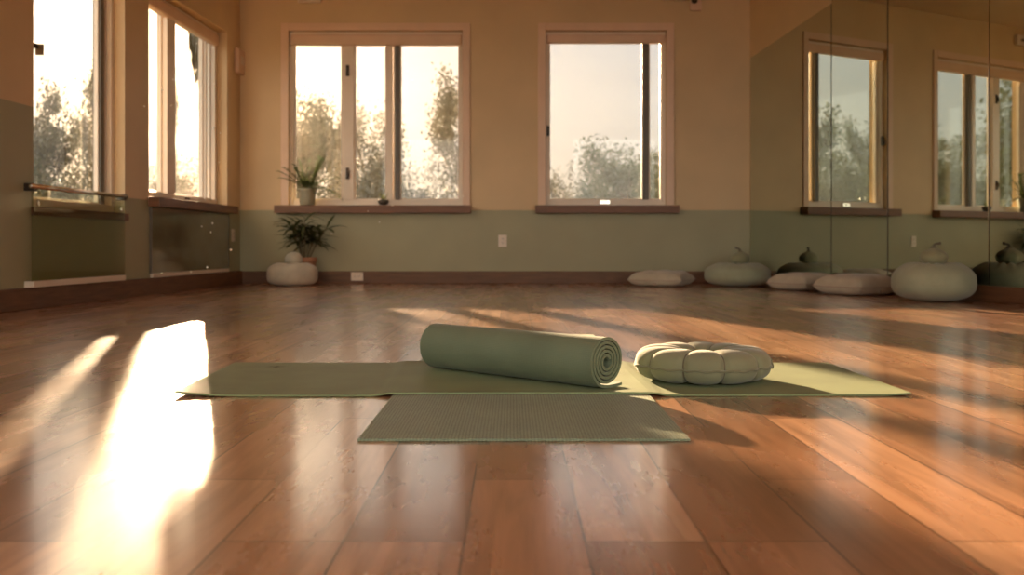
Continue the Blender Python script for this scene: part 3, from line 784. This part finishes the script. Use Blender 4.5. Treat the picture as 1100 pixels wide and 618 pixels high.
def tree(px, dist, top_py, wpx, kind, label, mat='tree_leaf', az=None, variant=0, group=None):
    """a tree seen in column px at distance dist with its top in row top_py"""
    key = (kind, mat, variant)
    y = dist; x = (px-CX)/F*dist
    top = CH+(HY-top_py)/F*dist
    if az is not None: x, y, top, wpx_ = az
    w = wpx/F*dist*1.38
    if az is not None: w = wpx
    h = (top+.42)*1.04
    name = 'shrub' if kind == 'shrub' else 'tree'
    root = empty(name, (x, y, -.43), random.uniform(0, 6)); tag(root, label, name, group)
    root.scale = (w, w, h/1.0)
    if key not in protos:
        tr, fo = tree_meshes(hash_(key), kind)
        a = tr.build('trunk', M['bark'], root, smooth=True); b = fo.build('foliage', M[mat], root, recalc=False)
        protos[key] = (a, b)
    else:
        for src in protos[key]:
            c_ = src.copy(); COL.objects.link(c_); c_.parent = root
    return root
def hash_(k): return sum(ord(ch)*(i+3) for i, ch in enumerate(str(k)))
GT = 'trees outside the windows'
# behind the three-pane window
GS = 'shrubs outside the windows'
tree(326, 30, 100, 88, 'round', 'round tree behind the left pane of the three-pane window', group=GT)
tree(392, 36, 112, 74, 'round', 'tree behind the middle pane of the three-pane window', variant=1, group=GT)
tree(501, 31, 98, 88, 'loose', 'tall loose tree at the right edge of the three-pane window', group=GT)
tree(452, 20, 172, 66, 'shrub', 'low shrub behind the right pane of the three-pane window', variant=1, group=GS)
tree(345, 18, 168, 84, 'shrub', 'low shrub outside behind the sill plant', group=GS)
tree(402, 23, 164, 62, 'shrub', 'low shrub behind the middle pane of the three-pane window', variant=1, group=GS)
# behind the two-pane window
tree(672, 33, 156, 92, 'round', 'round green tree behind the right half of the two-pane window', 'tree_leaf_green', group=GT)
tree(716, 39, 158, 60, 'round', 'small green tree at the right edge of the two-pane window', 'tree_leaf_green', variant=1, group=GT)
tree(606, 24, 176, 46, 'shrub', 'low yellowish shrub at the left of the two-pane window', group=GS)
tree(644, 20, 188, 56, 'shrub', 'low green shrub under the round tree of the two-pane window', 'tree_leaf_green', group=GS)
tree(698, 22, 184, 50, 'shrub', 'low green shrub at the right side of the two-pane window', 'tree_leaf_green', variant=1, group=GS)
# seen through the left wall
tree(58, 24, 96, 76, 'loose', 'sparse tree at the left of the nearest left window', variant=1, group=GT)
tree(110, 29, 84, 66, 'loose', 'sparse tree at the right of the nearest left window', group=GT)
tree(84, 18, 168, 90, 'shrub', 'low shrub outside the nearest left window', group=GS)
tree(192, 36, 160, 70, 'shrub', 'low hazy shrub outside the far left window', variant=1, group=GS)
tree(184, 28, 106, 20, 'loose', 'thin young tree outside the far left window', variant=2, group=GT)
tree(220, 26, -26, 22, 'tall', 'slender tall tree added to block sun at the far left window', group=GT)  # added outside to cut off the sun patch on the floor
# seen only in the mirrors, out to the left of the garden
for i, (ang, dist, top, w, kind, mat, lab) in enumerate((
        (-42.5, 25, 5.0, 4.2, 'loose', 'tree_leaf_green', 'tree mirrored at the left of the first reflected window'),
        (-47.0, 35, 4.2, 4.6, 'round', 'tree_leaf_green', 'tree mirrored in the middle of the first reflected window'),
        (-50.5, 27, 4.9, 3.2, 'loose', 'tree_leaf_green', 'tree mirrored at the right of the first reflected window'),
        (-54.5, 36, 4.8, 4.2, 'round', 'tree_leaf_green', 'tree mirrored at the left of the second reflected window'),
        (-59.5, 27, 6.0, 5.0, 'loose', 'tree_leaf_green', 'tall tree mirrored at the right edge of the mirrors'),
        (-44.0, 19, 2.3, 2.8, 'shrub', 'tree_leaf_green', 'shrub mirrored low in the first reflected window'),
        (-53.5, 17, 2.2, 2.7, 'shrub', 'tree_leaf_green', 'shrub mirrored low between the two reflected windows'),
        (-62.0, 19, 2.4, 3.0, 'shrub', 'tree_leaf_green', 'shrub mirrored low in the second reflected window'))):
    a = R_(ang); px_, py_ = 2.8, 8.0
    tree(0, 0, 0, w, kind, lab, mat, az=(px_+math.sin(a)*dist, py_+math.cos(a)*dist, top, w), variant=i % 2, group=GT if kind != 'shrub' else GS)

SUN_PX = 216; TAN_EL = .196          # column and slope of the low sun
# ------------------------------------------------------------------ haze
def haze(name, box, dens, g, col, label):
    m, nt_, out_ = new_mat(name+'_air')
    v = nt_.nodes.new('ShaderNodeVolumeScatter'); v.inputs['Color'].default_value = (*col, 1); v.inputs['Density'].default_value = dens; v.inputs['Anisotropy'].default_value = g
    L(nt_, v.outputs[0], out_.inputs['Volume'])
    o = MB().box(*box).build(name, m); tag(o, label, 'haze', kind='stuff'); return o
haze('garden_haze', (-60, 40, 11, 75, -.42, 12), .0003, .84, (1, .93, .82), 'warm evening haze hanging over the garden')

def dust_material():
    m, nt_, out_ = new_mat('sunlit_dust')
    t_ = N(nt_, 'ShaderNodeBsdfTranslucent'); t_.inputs[0].default_value = (.95, .9, .8, 1); d_ = N(nt_, 'ShaderNodeBsdfDiffuse'); d_.inputs[0].default_value = (.9, .85, .75, 1)
    mx_ = nt_.nodes.new('ShaderNodeMixShader'); mx_.inputs[0].default_value = .7; L(nt_, t_.outputs[0], mx_.inputs[1]); L(nt_, d_.outputs[0], mx_.inputs[2]); L(nt_, mx_.outputs[0], out_.inputs[0]); return m
dm = MB(); rd = random.Random(5); nd = 0
slope = (SUN_PX-CX)/F
while nd < 60:
    if rd.random() < .5: e = Vector((rd.uniform(W1[0], W1[1]), D, rd.uniform(.8, 2.2)))
    else: e = Vector((-2.7, rd.uniform(8.3, 9.3), rd.uniform(.8, 2.2)))
    q = rd.uniform(.2, 6)
    p = e+Vector((-slope*q, -q, -TAN_EL*q*1.04))
    if p.z < .15 or p.y < 3.2: continue
    px_, py_ = CX+p.x/p.y*F, HY-(p.z-CH)/p.y*F
    if not (70 < px_ < 520 and 20 < py_ < 310): continue
    c_ = [dm.bm.verts.new(p+Vector(v)*rd.uniform(.0035, .0065)) for v in ((1, 0, 0), (0, 1, 0), (-1, 0, 0), (0, -1, 0), (0, 0, 1), (0, 0, -1))]
    for i in range(4): dm.face([c_[i], c_[(i+1) % 4], c_[4]]); dm.face([c_[(i+1) % 4], c_[i], c_[5]])
    nd += 1
tag(dm.build('dust_motes', dust_material(), smooth=True), 'sunlit specks of dust drifting in the air on the left', 'dust', kind='stuff')

# ------------------------------------------------------------------ light
sd = Vector(((SUN_PX-CX)/F, 1, 0)).normalized(); sd.z = TAN_EL; sd.normalize()      # towards the sun
ld = bpy.data.lights.new('sun', 'SUN'); ld.energy = 17.0; ld.color = (1, .70, .42); ld.angle = R_(.9)
lo = bpy.data.objects.new('sun', ld); COL.objects.link(lo); lo.rotation_euler = sd.to_track_quat('Z', 'Y').to_euler(); lo.location = sd*40

wd = bpy.data.worlds.new('evening_sky'); sc.world = wd; wd.use_nodes = True
nt = wd.node_tree; nt.nodes.clear()
out = nt.nodes.new('ShaderNodeOutputWorld'); bg = nt.nodes.new('ShaderNodeBackground')
tc = nt.nodes.new('ShaderNodeTexCoord'); sx = nt.nodes.new('ShaderNodeSeparateXYZ'); L(nt, tc.outputs['Generated'], sx.inputs[0])
rp = ramp(nt, sx.outputs['Z'], [(0, (.96, .82, .62)), (.10, (.88, .86, .82)), (.22, (.76, .83, .92)), (.6, (.55, .68, .85)), (1, (.45, .6, .85))])
cl = N(nt, 'ShaderNodeTexNoise', Scale=2.2, Detail=5.0); mpw = N(nt, 'ShaderNodeMapping'); mpw.inputs['Scale'].default_value = (1, 1, 6); L(nt, tc.outputs['Generated'], mpw.inputs[0]); L(nt, mpw.outputs[0], cl.inputs['Vector'])
clr = ramp(nt, cl.outputs[0], [(.45, (0, 0, 0)), (.7, (.12, .12, .11))])
ad = N(nt, 'ShaderNodeMix', data_type='RGBA', blend_type='ADD'); ad.inputs['Factor'].default_value = 1; L(nt, rp.outputs[0], ad.inputs[6]); L(nt, clr.outputs[0], ad.inputs[7])
vd = N(nt, 'ShaderNodeVectorMath', operation='DOT_PRODUCT'); L(nt, tc.outputs['Generated'], vd.inputs[0]); vd.inputs[1].default_value = sd
dt = math_node(nt, 'MAXIMUM', vd.outputs['Value'], 0.0)
h1 = math_node(nt, 'MULTIPLY', math_node(nt, 'POWER', dt, 260.0), 7.0)
h2 = math_node(nt, 'MULTIPLY', math_node(nt, 'POWER', dt, 14.0), .75)
back = math_node(nt, 'MULTIPLY', math_node(nt, 'MAXIMUM', math_node(nt, 'MULTIPLY', sx.outputs['Y'], -1.0), 0.0), 7.0)  # extra sky brightness behind the camera, added as fill for the room
bk = N(nt, 'ShaderNodeVectorMath', operation='SCALE'); bk.inputs[0].default_value = (1, .95, .87); L(nt, back, bk.inputs['Scale'])
hc = N(nt, 'ShaderNodeVectorMath', operation='SCALE'); hc.inputs[0].default_value = (1, .70, .40); L(nt, math_node(nt, 'ADD', h1, h2), hc.inputs['Scale'])
ad2 = N(nt, 'ShaderNodeVectorMath', operation='ADD'); L(nt, ad.outputs[2], ad2.inputs[0]); L(nt, hc.outputs[0], ad2.inputs[1])
ad3 = N(nt, 'ShaderNodeVectorMath', operation='ADD'); L(nt, ad2.outputs[0], ad3.inputs[0]); L(nt, bk.outputs[0], ad3.inputs[1])
L(nt, ad3.outputs[0], bg.inputs[0]); bg.inputs[1].default_value = .34
L(nt, bg.outputs[0], out.inputs[0])

# ------------------------------------------------------------------ camera and view
cd = bpy.data.cameras.new('camera'); co = bpy.data.objects.new('camera', cd); COL.objects.link(co)
co.location = (0, 0, CH); co.rotation_euler = (PI/2, 0, 0)
cd.sensor_width = 36; cd.lens = 36*F/1100; cd.shift_y = -(309-HY)/1100; cd.clip_end = 400; cd.clip_start = .02
cd.dof.use_dof = True; cd.dof.focus_distance = 2.75; cd.dof.aperture_fstop = 4.6
sc.camera = co
sc.view_settings.view_transform = 'Standard'; sc.view_settings.look = 'None'; sc.view_settings.gamma = 1; sc.view_settings.use_curve_mapping = False
sc.view_settings.exposure = 0.92
sc.cycles.use_denoising = True
sc.cycles.max_bounces = 12; sc.cycles.diffuse_bounces = 6; sc.cycles.glossy_bounces = 6; sc.cycles.transparent_max_bounces = 24
sc.cycles.caustics_reflective = False; sc.cycles.caustics_refractive = False; sc.cycles.sample_clamp_indirect = 8
